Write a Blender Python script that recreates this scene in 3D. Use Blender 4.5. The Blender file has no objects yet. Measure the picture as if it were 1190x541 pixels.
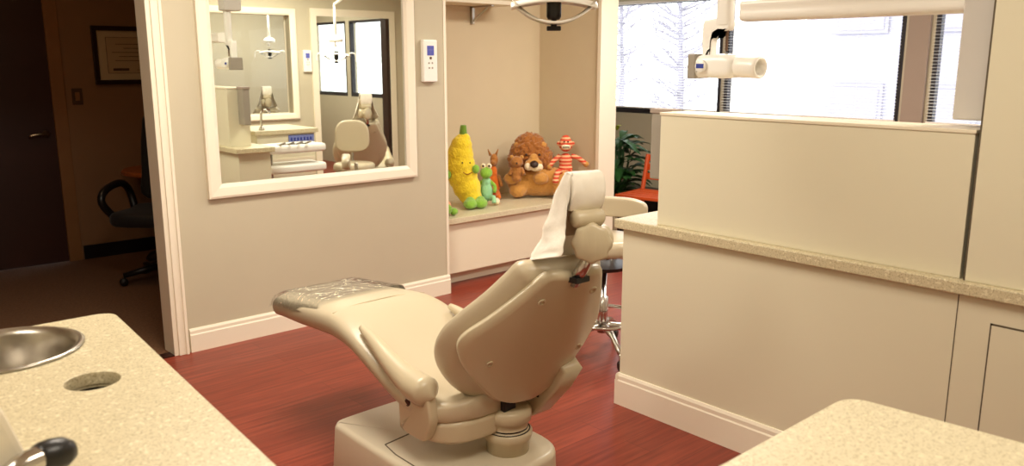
import bpy, bmesh, math, random
from mathutils import Vector, Matrix, noise
random.seed(4)
sc = bpy.context.scene
COL = sc.collection
PI = math.pi

# ------------------------------------------------------------------ camera
F_PX = 965.0; EYE = 1.55
pitch = math.atan((270.5 - 71.0) / F_PX)
az = math.radians(48.2)
Fw = Vector((math.cos(az)*math.cos(pitch), math.sin(az)*math.cos(pitch), -math.sin(pitch)))
Rt = Vector((math.sin(az), -math.cos(az), 0)); Up = Rt.cross(Fw)
cd = bpy.data.cameras.new('camera'); cam = bpy.data.objects.new('camera', cd); COL.objects.link(cam)
cd.sensor_width = 36; cd.lens = F_PX/1190*36; cd.clip_start = .02
cd.dof.use_dof = True; cd.dof.focus_distance = 3.6; cd.dof.aperture_fstop = 4.0
m = Matrix((Rt, Up, -Fw)).transposed().to_4x4(); m.translation = Vector((0, 0, EYE)); cam.matrix_world = m
sc.camera = cam

# ------------------------------------------------------------------ world, view
sc.view_settings.view_transform = 'Standard'; sc.view_settings.look = 'None'
sc.view_settings.gamma = 1; sc.view_settings.use_curve_mapping = False
sc.view_settings.exposure = -0.22
w = bpy.data.worlds.new('world'); sc.world = w; w.use_nodes = True
w.node_tree.nodes['Background'].inputs[0].default_value = (.93, .96, 1, 1)
w.node_tree.nodes['Background'].inputs[1].default_value = 4.6
sc.cycles.use_denoising = True
sc.cycles.max_bounces = 12; sc.cycles.diffuse_bounces = 5; sc.cycles.glossy_bounces = 8
sc.cycles.transmission_bounces = 10; sc.cycles.transparent_max_bounces = 12
sc.cycles.caustics_reflective = False; sc.cycles.caustics_refractive = False
sc.cycles.sample_clamp_indirect = 6

WARM = (1.0, .925, .79)
def area(loc, sx, sy, power, color=WARM, rot=(0, 0, 0)):
    l = bpy.data.lights.new('overhead_light', 'AREA'); l.shape = 'RECTANGLE'; l.size = sx; l.size_y = sy
    l.energy = power; l.color = color
    o = bpy.data.objects.new('overhead_light', l); COL.objects.link(o); o.location = loc; o.rotation_euler = rot
    return o
CEIL = 2.60
LAMPS = [(1.5, 3.05, 64), (1.3, .6, 26), (4.45, 3.1, 58), (4.3, 0.5, 84), (-.9, 1.6, 22)]
for x, y, p in LAMPS: area((x, y, CEIL-.035), 1.1, .5, p)
area((5.9, 5.6, CEIL-.035), .5, .5, 4)
area((5.3, -2.2, CEIL-.035), 1.1, .5, 60)
area((1.2, 5.6, CEIL-.035), .5, .5, 5.0, (1, .62, .32))  # dim warm fill light added to the dark office, no fixture there

# ------------------------------------------------------------------ materials
def lin(c): return tuple(((v/255)/12.92 if v/255 <= .04045 else ((v/255+.055)/1.055)**2.4) for v in c)
def mat(name, rgb, rough=.5, metal=0., var=.03, scale=6., bump=0., bscale=60., coat=0., spec=None, sheen=0.):
    M = bpy.data.materials.new(name); M.use_nodes = True; nt = M.node_tree; N = nt.nodes; L = nt.links
    b = N['Principled BSDF']; c = lin(rgb)
    b.inputs['Roughness'].default_value = rough; b.inputs['Metallic'].default_value = metal
    if coat: b.inputs['Coat Weight'].default_value = coat; b.inputs['Coat Roughness'].default_value = .12
    if spec is not None: b.inputs['Specular IOR Level'].default_value = spec
    if sheen: b.inputs['Sheen Weight'].default_value = sheen
    tc = N.new('ShaderNodeTexCoord')
    nz = N.new('ShaderNodeTexNoise'); nz.inputs['Scale'].default_value = scale; nz.inputs['Detail'].default_value = 4
    L.new(tc.outputs['Object'], nz.inputs['Vector'])
    cr = N.new('ShaderNodeMix'); cr.data_type = 'RGBA'
    cr.inputs['A'].default_value = (*[v*(1-var) for v in c], 1); cr.inputs['B'].default_value = (*[min(1, v*(1+var)) for v in c], 1)
    L.new(nz.outputs['Fac'], cr.inputs['Factor']); L.new(cr.outputs['Result'], b.inputs['Base Color'])
    if bump:
        n2 = N.new('ShaderNodeTexNoise'); n2.inputs['Scale'].default_value = bscale; n2.inputs['Detail'].default_value = 3
        L.new(tc.outputs['Object'], n2.inputs['Vector'])
        bp = N.new('ShaderNodeBump'); bp.inputs['Strength'].default_value = bump; bp.inputs['Distance'].default_value = .01
        L.new(n2.outputs['Fac'], bp.inputs['Height']); L.new(bp.outputs['Normal'], b.inputs['Normal'])
    return M
def mat_speckle(name, base, c1, c2, rough=.35):
    M = mat(name, base, rough); nt = M.node_tree; N = nt.nodes; L = nt.links; b = N['Principled BSDF']
    tc = N.new('ShaderNodeTexCoord'); prev = None
    src = [n for n in N if n.type == 'MIX'][0].outputs['Result']
    for sc_, col, th in ((140, c1, .63), (210, c2, .64), (90, lin((222, 212, 182)), .66)):
        nz = N.new('ShaderNodeTexNoise'); nz.inputs['Scale'].default_value = sc_; nz.inputs['Detail'].default_value = 1
        L.new(tc.outputs['Object'], nz.inputs['Vector'])
        r = N.new('ShaderNodeMapRange'); r.inputs['From Min'].default_value = th-.05; r.inputs['From Max'].default_value = th+.03
        L.new(nz.outputs['Fac'], r.inputs['Value'])
        mx = N.new('ShaderNodeMix'); mx.data_type = 'RGBA'; mx.inputs['B'].default_value = (*col, 1)
        L.new(r.outputs['Result'], mx.inputs['Factor']); L.new(src, mx.inputs['A']); src = mx.outputs['Result']
    L.new(src, b.inputs['Base Color'])
    return M
def mat_wood_floor():
    M = bpy.data.materials.new('cherry_planks'); M.use_nodes = True; nt = M.node_tree; N = nt.nodes; L = nt.links
    b = N['Principled BSDF']; tc = N.new('ShaderNodeTexCoord')
    br = N.new('ShaderNodeTexBrick'); br.inputs['Scale'].default_value = 1
    br.inputs['Brick Width'].default_value = 1.25; br.inputs['Row Height'].default_value = .13
    br.inputs['Mortar Size'].default_value = .0012; br.inputs['Bias'].default_value = 0
    br.inputs['Color1'].default_value = (*lin((132, 53, 37)), 1); br.inputs['Color2'].default_value = (*lin((150, 66, 48)), 1)
    br.inputs['Mortar'].default_value = (*lin((88, 34, 24)), 1)
    L.new(tc.outputs['Object'], br.inputs['Vector'])
    mp = N.new('ShaderNodeMapping'); mp.inputs['Scale'].default_value = (1.4, 22, 1); L.new(tc.outputs['Object'], mp.inputs['Vector'])
    nz = N.new('ShaderNodeTexNoise'); nz.inputs['Scale'].default_value = 2.2; nz.inputs['Detail'].default_value = 6
    L.new(mp.outputs['Vector'], nz.inputs['Vector'])
    r = N.new('ShaderNodeMapRange'); r.inputs['From Min'].default_value = .35; r.inputs['From Max'].default_value = .7
    r.inputs['To Min'].default_value = 0; r.inputs['To Max'].default_value = .7; L.new(nz.outputs['Fac'], r.inputs['Value'])
    mx = N.new('ShaderNodeMix'); mx.data_type = 'RGBA'; mx.inputs['B'].default_value = (*lin((96, 32, 22)), 1)
    L.new(r.outputs['Result'], mx.inputs['Factor']); L.new(br.outputs['Color'], mx.inputs['A']); L.new(mx.outputs['Result'], b.inputs['Base Color'])
    b.inputs['Roughness'].default_value = .34; b.inputs['Specular IOR Level'].default_value = .35
    return M
def mat_glass(name, col=(1, 1, 1), rough=0., thin=.06):
    M = bpy.data.materials.new(name); M.use_nodes = True; nt = M.node_tree; N = nt.nodes; L = nt.links
    for n in list(N): N.remove(n)
    o = N.new('ShaderNodeOutputMaterial'); t = N.new('ShaderNodeBsdfTransparent'); g = N.new('ShaderNodeBsdfGlossy'); mx = N.new('ShaderNodeMixShader')
    t.inputs['Color'].default_value = (*col, 1); g.inputs['Roughness'].default_value = rough+.02
    fr = N.new('ShaderNodeFresnel'); fr.inputs['IOR'].default_value = 1.45
    ad = N.new('ShaderNodeMath'); ad.operation = 'MULTIPLY'; ad.inputs[1].default_value = thin; ad.use_clamp = True
    L.new(fr.outputs[0], ad.inputs[0]); L.new(ad.outputs[0], mx.inputs[0]); L.new(t.outputs[0], mx.inputs[1]); L.new(g.outputs[0], mx.inputs[2]); L.new(mx.outputs[0], o.inputs[0])
    return M
def mat_emit(name, rgb, s):
    M = bpy.data.materials.new(name); M.use_nodes = True; b = M.node_tree.nodes['Principled BSDF']
    b.inputs['Emission Color'].default_value = (*lin(rgb), 1); b.inputs['Emission Strength'].default_value = s
    b.inputs['Base Color'].default_value = (*lin(rgb), 1); return M
def mat_stripes(name, a, b_, scale, axis='Z'):
    M = mat(name, a, .85); nt = M.node_tree; N = nt.nodes; L = nt.links; b = N['Principled BSDF']
    tc = N.new('ShaderNodeTexCoord'); sp = N.new('ShaderNodeSeparateXYZ'); L.new(tc.outputs['Object'], sp.inputs[0])
    mu = N.new('ShaderNodeMath'); mu.operation = 'MULTIPLY'; mu.inputs[1].default_value = scale; L.new(sp.outputs[axis], mu.inputs[0])
    s = N.new('ShaderNodeMath'); s.operation = 'SINE'; L.new(mu.outputs[0], s.inputs[0])
    g = N.new('ShaderNodeMath'); g.operation = 'GREATER_THAN'; g.inputs[1].default_value = -.1; L.new(s.outputs[0], g.inputs[0])
    mx = N.new('ShaderNodeMix'); mx.data_type = 'RGBA'; mx.inputs['A'].default_value = (*lin(b_), 1); mx.inputs['B'].default_value = (*lin(a), 1)
    L.new(g.outputs[0], mx.inputs['Factor']); L.new(mx.outputs['Result'], b.inputs['Base Color'])
    return M

MT = dict(
 wall=mat('greige_wall_paint', (191, 182, 159), .75, bump=.05, bscale=250),
 wall_tan=mat('tan_alcove_paint', (212, 198, 170), .75, bump=.05, bscale=250),
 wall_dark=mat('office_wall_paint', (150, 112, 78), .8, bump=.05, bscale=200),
 trim=mat('cream_trim_paint', (238, 229, 210), .4, var=.01),
 lam=mat('cream_laminate', (221, 214, 190), .38, var=.015, scale=2),
 lam2=mat('cream_cabinet_laminate', (230, 220, 198), .4, var=.015, scale=2),
 seam=mat('dark_seam', (92, 80, 62), .8),
 ceil=mat('ceiling_tile', (228, 222, 208), .9, bump=.1, bscale=120),
 stone=mat_speckle('speckled_quartz', (204, 192, 160), lin((184, 170, 136)), lin((170, 157, 126))),
 stone2=mat_speckle('speckled_quartz_light', (210, 200, 172), lin((192, 179, 148)), lin((178, 166, 136))),
 floor=mat_wood_floor(),
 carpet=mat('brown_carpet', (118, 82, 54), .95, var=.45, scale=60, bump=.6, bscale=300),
 vinyl=mat('beige_vinyl', (192, 179, 153), .33, var=.02, spec=.5, bump=.03, bscale=90),
 shell=mat('beige_moulded_plastic', (196, 183, 155), .30, var=.015, scale=3, spec=.5),
 basep=mat('cream_base_plastic', (212, 202, 180), .35, var=.02, scale=3),
 white=mat('white_plastic', (240, 238, 232), .35, var=.01),
 whiteg=mat('off_white_enamel', (238, 234, 226), .3, var=.01),
 paper=mat('white_paper_cover', (240, 234, 222), .8, var=.01, bump=.25, bscale=25),
 chrome=mat('chrome', (205, 202, 198), .18, 1.), steel=mat('brushed_steel', (186, 180, 170), .28, 1., var=.1, scale=30),
 brass=mat('brushed_nickel', (180, 165, 140), .3, 1.),
 black=mat('black_plastic', (22, 20, 20), .35), blackfab=mat('black_upholstery', (26, 25, 28), .6, sheen=.1),
 darkfr=mat('bronze_window_frame', (38, 34, 40), .5), grey=mat('mid_grey_plastic', (150, 142, 130), .5),
 mull=mat('taupe_mullion_paint', (158, 142, 130), .6), pgrey=mat('pale_grey_enamel', (205, 200, 194), .5),
 doorw=mat('mahogany_door', (58, 24, 14), .5, var=.3, scale=3), frwood=mat('stained_frame', (150, 104, 60), .5, var=.15),
 dkwood=mat('dark_frame_wood', (44, 20, 14), .35, var=.2), mat_=mat('cream_mat_board', (212, 190, 150), .8),
 cert=mat('certificate_paper', (200, 172, 128), .7), ink=mat('brown_ink', (90, 62, 40), .8),
 tablew=mat('orange_wood_top', (176, 96, 46), .4, var=.12, scale=5),
 orangew=mat('orange_stained_wood', (196, 78, 26), .4, var=.15, scale=8),
 leaf=mat('leaf_green', (38, 84, 34), .5, var=.5, scale=7), leafy=mat('leaf_yellow_green', (170, 180, 60), .5, var=.2),
 potb=mat('black_ceramic', (24, 22, 22), .4), soil=mat('soil', (52, 38, 28), .95, bump=.5),
 yellow=mat('yellow_plush', (250, 218, 44), .95, var=.12, scale=40, bump=.8, bscale=90, sheen=.4),
 green=mat('green_plush', (134, 186, 62), .95, var=.12, scale=40, bump=.8, bscale=90, sheen=.4),
 dgreen=mat('stem_green_plush', (112, 150, 48), .95, var=.12, bump=.6, sheen=.3),
 mint=mat('mint_plush', (150, 206, 160), .95, var=.1, bump=.6, sheen=.3),
 cream=mat('cream_plush', (236, 222, 190), .95, bump=.5, sheen=.3),
 mane=mat('brown_mane_plush', (158, 96, 34), .95, var=.3, scale=50, bump=1., bscale=70, sheen=.4),
 tan=mat('tan_plush', (196, 140, 66), .95, var=.15, scale=30, bump=.8, bscale=80, sheen=.4),
 brown=mat('brown_plush', (170, 112, 52), .95, var=.2, bump=.8, sheen=.3),
 orange=mat('orange_plush', (222, 112, 32), .95, var=.2, bump=.6, sheen=.3),
 pink=mat('salmon_plush', (222, 160, 120), .95, var=.2, bump=.6, sheen=.3),
 nose=mat('dark_nose', (48, 26, 18), .5), mouth=mat('smile_thread', (150, 96, 20), .9),
 stripes=mat_stripes('red_cream_stripes', (206, 72, 46), (232, 180, 136), 250),
 blue=mat('blue_print', (44, 62, 150), .5), lblue=mat('pale_blue_screen', (120, 130, 190), .3),
 brick=mat('outside_building', (160, 158, 168), .9), bark=mat('outside_bark', (154, 151, 160), .9),
 pave=mat('outside_ground', (235, 235, 238), .9),
 glass=mat_glass('window_glass', thin=.3), lampglass=mat_glass('clear_lamp_shield', (.90, .87, .80), .08, .8),
 film=mat_glass('clear_plastic_sheet', (.96, .96, .96), .08, 1.7),
 diff=mat_emit('lamp_diffuser', (255, 236, 205), 4.),
 screen=mat('screen_violet_blue', (86, 92, 180), .3), foil=mat('silver_reflector', (220, 222, 224), .12, 1.),
)
def mirror_mat():
    M = bpy.data.materials.new('mirror_silver'); M.use_nodes = True; b = M.node_tree.nodes['Principled BSDF']
    b.inputs['Base Color'].default_value = (.93, .975, .91, 1); b.inputs['Metallic'].default_value = 1; b.inputs['Roughness'].default_value = .0
    return M
MT['mirror'] = mirror_mat()
# creases in the clear sheet
nt = MT['film'].node_tree; gl = [n for n in nt.nodes if n.type == 'BSDF_GLOSSY'][0]
nz = nt.nodes.new('ShaderNodeTexNoise'); nz.inputs['Scale'].default_value = 9; nz.inputs['Distortion'].default_value = 1.5
tcn = nt.nodes.new('ShaderNodeTexCoord'); nt.links.new(tcn.outputs['Object'], nz.inputs['Vector'])
bp = nt.nodes.new('ShaderNodeBump'); bp.inputs['Strength'].default_value = 1; bp.inputs['Distance'].default_value = .02
nt.links.new(nz.outputs['Fac'], bp.inputs['Height']); nt.links.new(bp.outputs['Normal'], gl.inputs['Normal'])

# ------------------------------------------------------------------ helpers
def link(name, bm, m, parent=None, smooth=False, bevel=0, seg=2, angle=None):
    me = bpy.data.meshes.new(name); bmesh.ops.recalc_face_normals(bm, faces=bm.faces); bm.to_mesh(me); bm.free()
    o = bpy.data.objects.new(name, me); COL.objects.link(o); me.materials.append(MT[m] if isinstance(m, str) else m)
    if smooth: me.polygons.foreach_set('use_smooth', [True]*len(me.polygons))
    if bevel:
        b = o.modifiers.new('bevel', 'BEVEL'); b.width = bevel; b.segments = seg; b.limit_method = 'ANGLE'; b.angle_limit = math.radians(40)
    if parent: o.parent = parent
    return o
def empty(name, loc=(0, 0, 0), rz=0):
    o = bpy.data.objects.new(name, None); o.empty_display_size = .1; COL.objects.link(o); o.location = loc; o.rotation_euler = (0, 0, rz); return o
def tag(o, label=None, cat=None, group=None, kind=None):
    if label: o['label'] = label
    if cat: o['category'] = cat
    if group: o['group'] = group
    if kind: o['kind'] = kind
    return o
def thing(name, label, cat, loc=(0, 0, 0), rz=0, group=None): return tag(empty(name, loc, rz), label, cat, group)
def struct(o, label=None): o['kind'] = 'structure'; return tag(o, label)
def box(bm, x0, x1, y0, y1, z0, z1):
    vs = [bm.verts.new((x, y, z)) for z in (z0, z1) for y in (y0, y1) for x in (x0, x1)]
    for f in ((0, 2, 3, 1), (4, 5, 7, 6), (0, 1, 5, 4), (2, 6, 7, 3), (0, 4, 6, 2), (1, 3, 7, 5)): bm.faces.new([vs[i] for i in f])
    return vs
def B(*bs):
    bm = bmesh.new()
    for b in bs: box(bm, *b)
    return bm
def loft(rings, closed=True, caps=True, bm=None):
    bm = bm or bmesh.new(); R = [[bm.verts.new(p) for p in r] for r in rings]; n = len(rings[0])
    for a, b in zip(R, R[1:]):
        for i in range(n if closed else n-1):
            j = (i+1) % n; bm.faces.new((a[i], a[j], b[j], b[i]))
    if caps and closed: bm.faces.new(R[0][::-1]); bm.faces.new(R[-1])
    return bm
def tube(pts, r, n=10, bm=None):
    pts = [Vector(p) for p in pts]; rs = r if isinstance(r, (list, tuple)) else [r]*len(pts)
    rings = []; up = None
    for i, p in enumerate(pts):
        d = (pts[min(i+1, len(pts)-1)]-pts[max(i-1, 0)]).normalized()
        if up is None: up = Vector((0, 0, 1)) if abs(d.z) < .9 else Vector((1, 0, 0))
        s = d.cross(up).normalized(); up = s.cross(d).normalized()
        rings.append([p+(s*math.cos(a)+up*math.sin(a))*rs[i] for a in [2*PI*k/n for k in range(n)]])
    return loft(rings, bm=bm)
def lathe(prof, c=(0, 0, 0), axis=(0, 0, 1), n=28, bm=None, caps=True):
    ax = Vector(axis).normalized(); s = ax.orthogonal().normalized(); t = ax.cross(s); c = Vector(c)
    return loft([[c+ax*h+(s*math.cos(a)+t*math.sin(a))*max(r, 1e-4) for a in [2*PI*k/n for k in range(n)]] for r, h in prof], bm=bm, caps=caps)
def smooth_path(pts, k=6):
    P = [Vector(p) for p in pts]; out = []
    for i in range(len(P)-1):
        a = P[max(i-1, 0)]; b = P[i]; c = P[i+1]; d = P[min(i+2, len(P)-1)]
        for j in range(k):
            t = j/k; out.append(.5*((2*b)+(c-a)*t+(2*a-5*b+4*c-d)*t*t+(3*b-a-3*c+d)*t**3))
    out.append(P[-1]); return out
def closed_smooth(pts, k=6):
    P = [Vector(p) for p in pts]; n = len(P); out = []
    for i in range(n):
        a, b, c, d = P[i-1], P[i], P[(i+1) % n], P[(i+2) % n]
        for j in range(k):
            t = j/k; out.append(.5*((2*b)+(c-a)*t+(2*a-5*b+4*c-d)*t*t+(3*b-a-3*c+d)*t**3))
    return out
def pad(outline, fn, thick, rad, bm=None, crown=0.):
    """rounded slab: 2D outline (u,v), fn(u,v,n) -> world point; n from 0 to thick"""
    bm = bm or bmesh.new(); n = len(outline); P = [Vector(p) for p in outline]
    cen = sum(P, Vector((0, 0)))/n
    nor = []
    area_ = sum(P[i].x*P[(i+1) % n].y-P[(i+1) % n].x*P[i].y for i in range(n))
    for i in range(n):
        d = P[(i+1) % n]-P[i-1]; v = Vector((d.y, -d.x)).normalized(); nor.append(v if area_ > 0 else -v)
    rings = []; K = 5
    def ring(inset, h): return [fn(*(p-v*inset), h) for p, v in zip(P, nor)]
    def shrink(f, h, inset): return [fn(*(cen+(p-v*inset-cen)*f), h) for p, v in zip(P, nor)]
    for k in range(K+1):
        a = PI/2*k/K; rings.append(ring(rad*(1-math.sin(a)), rad*(1-math.cos(a))))
    for k in range(K+1):
        a = PI/2*k/K; rings.append(ring(rad*(1-math.cos(a)), thick-rad*(1-math.sin(a))))
    bot = [shrink(f, 0, rad) for f in (.35, .7)]
    top = [shrink(f, thick+crown*(1-f*f), rad) for f in (.7, .35)]
    return loft(bot+rings+top, bm=bm)
def ell(bm, c, r, rot=(0, 0, 0), u=14, v=10):
    from mathutils import Euler
    mm = Matrix.Translation(Vector(c)) @ Euler(rot).to_matrix().to_4x4() @ Matrix.Diagonal((*r, 1))
    bmesh.ops.create_uvsphere(bm, u_segments=u, v_segments=v, radius=1, matrix=mm)
def blob(name, els, m, parent=None, voxel=.007, fur=0.):
    bm = bmesh.new()
    for e in els: ell(bm, *e)
    o = link(name, bm, m, parent, True)
    r = o.modifiers.new('remesh', 'REMESH'); r.mode = 'VOXEL'; r.voxel_size = voxel; r.use_smooth_shade = True
    s = o.modifiers.new('smooth', 'SMOOTH'); s.iterations = 3; s.factor = .5
    if fur:
        tx = bpy.data.textures.new('fur', 'CLOUDS'); tx.noise_scale = .018; tx.noise_depth = 2
        d = o.modifiers.new('fur', 'DISPLACE'); d.texture = tx; d.strength = fur; d.texture_coords = 'LOCAL'; d.mid_level = .45
    return o
def dup(o, loc=None, rz=None, parent=None):
    c = o.copy(); COL.objects.link(c)
    if parent: c.parent = parent
    if loc is not None: c.location = loc
    if rz is not None: c.rotation_euler = (0, 0, rz)
    for ch in list(o.children): dup(ch, parent=c)
    return c

# ------------------------------------------------------------------ room shell
YW = 4.37; YB = -.66; XR = 6.6
# right-hand corridor runs on behind both walls
struct(link('floor', B((-1.7, XR, YB-4, YW+.03, -.1, 0), (3.3, XR, YW+.03, 7.4, -.1, 0)), 'floor'), 'cherry red wood plank floor')
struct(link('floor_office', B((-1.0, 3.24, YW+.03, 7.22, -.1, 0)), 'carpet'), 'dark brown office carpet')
struct(link('trim_1', B((.55, 1.47, YW-.01, YW+.06, 0, .006)), 'dkwood'), 'dark threshold strip between carpet and wood')
struct(link('ceiling', B((-1.7, XR+.12, YB-4, 7.4, CEIL, CEIL+.1)), 'ceil'))
bm = B((-1.7, .55, YW, YW+.12, 0, CEIL), (.55, 1.49, YW, YW+.12, 2.12, CEIL), (1.49, 3.32, YW, YW+.12, 0, CEIL), (4.97, XR, YW, YW+.12, 2.25, CEIL))
struct(link('wall_front', bm, 'wall'), 'greige wall that carries the big mirror')
struct(link('wall_alcove', B((3.24, 3.32, YW+.12, 5.13, 0, CEIL), (3.32, 4.90, 5.05, 5.13, 0, CEIL), (4.82, 4.97, YW+.02, 5.05, 0, CEIL), (4.90, 4.97, 5.05, 7.3, 0, CEIL)), 'wall_tan'), 'tan walls of the toy alcove')
bmw = B((-1.7, 3.61, YB-.12, YB, 0, CEIL), (3.61, 4.83, YB-.12, YB, 0, .93), (3.61, 4.83, YB-.12, YB, 2.09, CEIL), (4.83, 5.17, YB-.12, YB, 0, CEIL), (5.17, 6.25, YB-.12, YB, 2.10, CEIL), (6.25, XR, YB-.12, YB, 0, CEIL))
struct(link('wall_back', bmw, 'wall'), 'greige wall behind the photographer')
struct(link('wall_left', B((-1.82, -1.7, YB-.12, YW+.12, 0, CEIL)), 'wall'))
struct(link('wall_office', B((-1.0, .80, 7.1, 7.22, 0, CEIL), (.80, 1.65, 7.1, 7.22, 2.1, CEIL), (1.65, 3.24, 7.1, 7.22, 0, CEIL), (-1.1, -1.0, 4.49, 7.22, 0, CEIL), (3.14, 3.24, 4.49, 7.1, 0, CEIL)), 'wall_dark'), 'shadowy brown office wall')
struct(link('wall_corridor', B((4.97, XR, 7.3, 7.4, 0, CEIL), (2.5, XR, -3.5, -3.4, 0, CEIL), (2.4, 2.5, -3.5, YB-.12, 0, CEIL)), 'wall'))
# window wall
WINS = [(4.50, 6.30), (2.86, 4.465), (1.10, 2.64), (-2.26, -.80), (-3.36, -2.36)]
ZB, ZT = 1.035, 2.13
segs = [(XR, XR+.12, YB-4.1, 7.4, 0, ZB), (XR, XR+.12, YB-4.1, 7.4, ZT, CEIL)]
edges = [-4.76] + [v for a, b in sorted(WINS) for v in (a, b)] + [7.4]
for i in range(0, len(edges), 2): segs.append((XR, XR+.12, edges[i], edges[i+1], ZB, ZT))
struct(link('wall_right', B(*segs), 'wall'), 'window wall')
struct(link('trim_2', B((XR-.035, XR-.001, 2.67, 2.83, ZB, CEIL)), 'mull'), 'taupe post between two windows')
for i, (a, b) in enumerate(WINS):
    w_ = struct(empty('window_%d' % (i+1), (XR+.03, (a+b)/2, ZB)), 'dark framed window blown out by daylight'); h = (b-a)/2; H_ = ZT-ZB
    link('window_frame', B((-.03, .03, -h, h, -.0, .055), (-.03, .03, -h, h, H_-.035, H_), (-.03, .03, -h, -h+.035, .035, H_-.035), (-.03, .03, h-.035, h, .035, H_-.035)), 'darkfr', w_)
    link('pane', B((.0, .006, -h+.035, h-.035, .035, H_-.035)), 'glass', w_)
BL = ['slatted white blind on the window beside the cream post', 'slatted white blind on the middle window behind the x-ray head', 'slatted white blind on the rightmost window beyond the taupe post']
for i in range(3):
    a, b = WINS[i]; t = thing('window_blind', BL[i], 'blind', (XR-.045, (a+b)/2, ZT), 0, 'slatted blinds on the windows'); h = (b-a)/2-.01
    bm = bmesh.new(); z = -.05
    while z > -(ZT-ZB)+.075:
        vs = [bm.verts.new(p) for p in ((-.012, -h, z-.0015), (.012, -h, z+.0015), (.012, h, z+.0015), (-.012, h, z-.0015))]; f = bm.faces.new(vs)
        vs = [bm.verts.new(p) for p in ((-.012, -h, z-.0025), (.012, -h, z+.0005), (.012, h, z+.0005), (-.012, h, z-.0025))]; bm.faces.new(vs[::-1])
        z -= .024
    link('slats', bm, 'white', t)
    link('head_rail', B((-.02, .02, -h, h, -.03, 0)), 'white', t)
    link('bottom_rail', B((-.012, .012, -h, h, -(ZT-ZB)+.056, -(ZT-ZB)+.068)), 'white', t)
    for s in (-.6, .6): link('ladder_cord', tube([(-.012, s*h, -.03), (-.012, s*h, -(ZT-ZB)+.06)], .0012, 5), 'white', t)
# skirtings with a moulded top edge
def baseboard(name, p0, p1, out, h=.15, label=None):
    """p0->p1 along the wall, out = unit normal"""
    p0 = Vector((*p0, 0)); p1 = Vector((*p1, 0)); o_ = Vector((*out, 0)); prof = [(0, 0), (.016, 0), (.016, h-.035), (.012, h-.028), (.012, h-.012), (.006, h), (0, h)]
    return struct(link(name, loft([[p+o_*d+Vector((0, 0, z)) for d, z in prof] for p in (p0, p1)]), 'trim'), label)
baseboard('baseboard_front', (1.56, YW), (3.335, YW), (0, -1), .13)
baseboard('baseboard_right', (XR, YB), (XR, 7.3), (-1, 0))
baseboard('baseboard_back', (1.0, YB), (2.7, YB), (0, 1))
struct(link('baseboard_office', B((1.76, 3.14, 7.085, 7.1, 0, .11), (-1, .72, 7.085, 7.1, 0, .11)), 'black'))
# doorway casing (left) : stepped cream moulding
def casing(name, x0, x1, side, y, zt):
    bm = B((x0, x1, y-.014, y+.134, 0, zt))
    s = (x1-x0)
    if side > 0: box(bm, x0+s*.30, x1, y-.024, y-.013, 0, zt); box(bm, x0+s*.78, x1, y-.032, y-.023, 0, zt)
    else: box(bm, x0, x0+s*.7, y-.024, y-.013, 0, zt); box(bm, x0, x0+s*.22, y-.032, y-.023, 0, zt)
    return struct(link(name, bm, 'trim', bevel=.003))
casing('trim_3', 1.47, 1.545, 1, YW, 2.2)
casing('trim_4', .49, .565, -1, YW, 2.2)
struct(link('trim_5', B((.49, 1.545, YW-.02, YW+.13, 2.10, 2.2)), 'trim'))
struct(link('trim_6', B((4.80, 4.97, YW-.012, YW+.02, 0, 2.25), (4.97, 4.99, YW-.012, YW+.12, 0, 2.25)), 'trim'), 'cream post trim beside the toy alcove')
struct(link('trim_7', B((5.10, 5.18, YB, YB+.016, 0, 2.09), (6.24, 6.32, YB, YB+.016, 0, 2.09), (5.10, 6.32, YB, YB+.016, 2.09, 2.18)), 'trim'))
struct(link('trim_8', B((6.19, 6.24, YB-.13, YB-.001, 0, 2.099)), 'dkwood'), 'brown door edge in the far doorway')
struct(link('trim_9', B((3.315, 3.335, YW-.004, YW+.02, .13, CEIL)), 'trim'))

# mirror 1 and its twin on the wall opposite
def make_mirror(label, loc, rz, W=1.356, H_=1.30):
    t = thing('wall_mirror', label, 'mirror', loc, rz); fw = .075
    bm = bmesh.new()
    prof = [(0, 0), (0, .026), (.012, .030), (.055, .026), (fw, .016), (fw, 0)]
    ring = []
    for d, o_ in prof:
        ring.append([(-W/2+d, -o_, d), (W/2-d, -o_, d), (W/2-d, -o_, H_-d), (-W/2+d, -o_, H_-d)])
    R = [[bm.verts.new(p) for p in r] for r in ring]
    for a, b in zip(R, R[1:]+R[:1]):
        for i in range(4): bm.faces.new((a[i], a[(i+1) % 4], b[(i+1) % 4], b[i]))
    link('frame', bm, 'trim', t)
    link('mirror_glass', B((-W/2+fw-.004, W/2-fw+.004, -.006, -.001, fw-.004, H_-fw+.004)), 'mirror', t)
    return t
mir = make_mirror('large cream framed wall mirror reflecting the room, above the chair foot', (2.395, YW, .826), 0)
t = struct(empty('window_6', (4.22, YB, .86), PI), 'cream framed inner window in the opposite wall, seen in the mirror')
for yy in (0, .12):
    f = dup(mir.children[0], (0, yy, 0), PI if yy else 0, t)
link('pane', B((-.61, .61, .05, .056, .07, 1.23)), 'glass', t)

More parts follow.
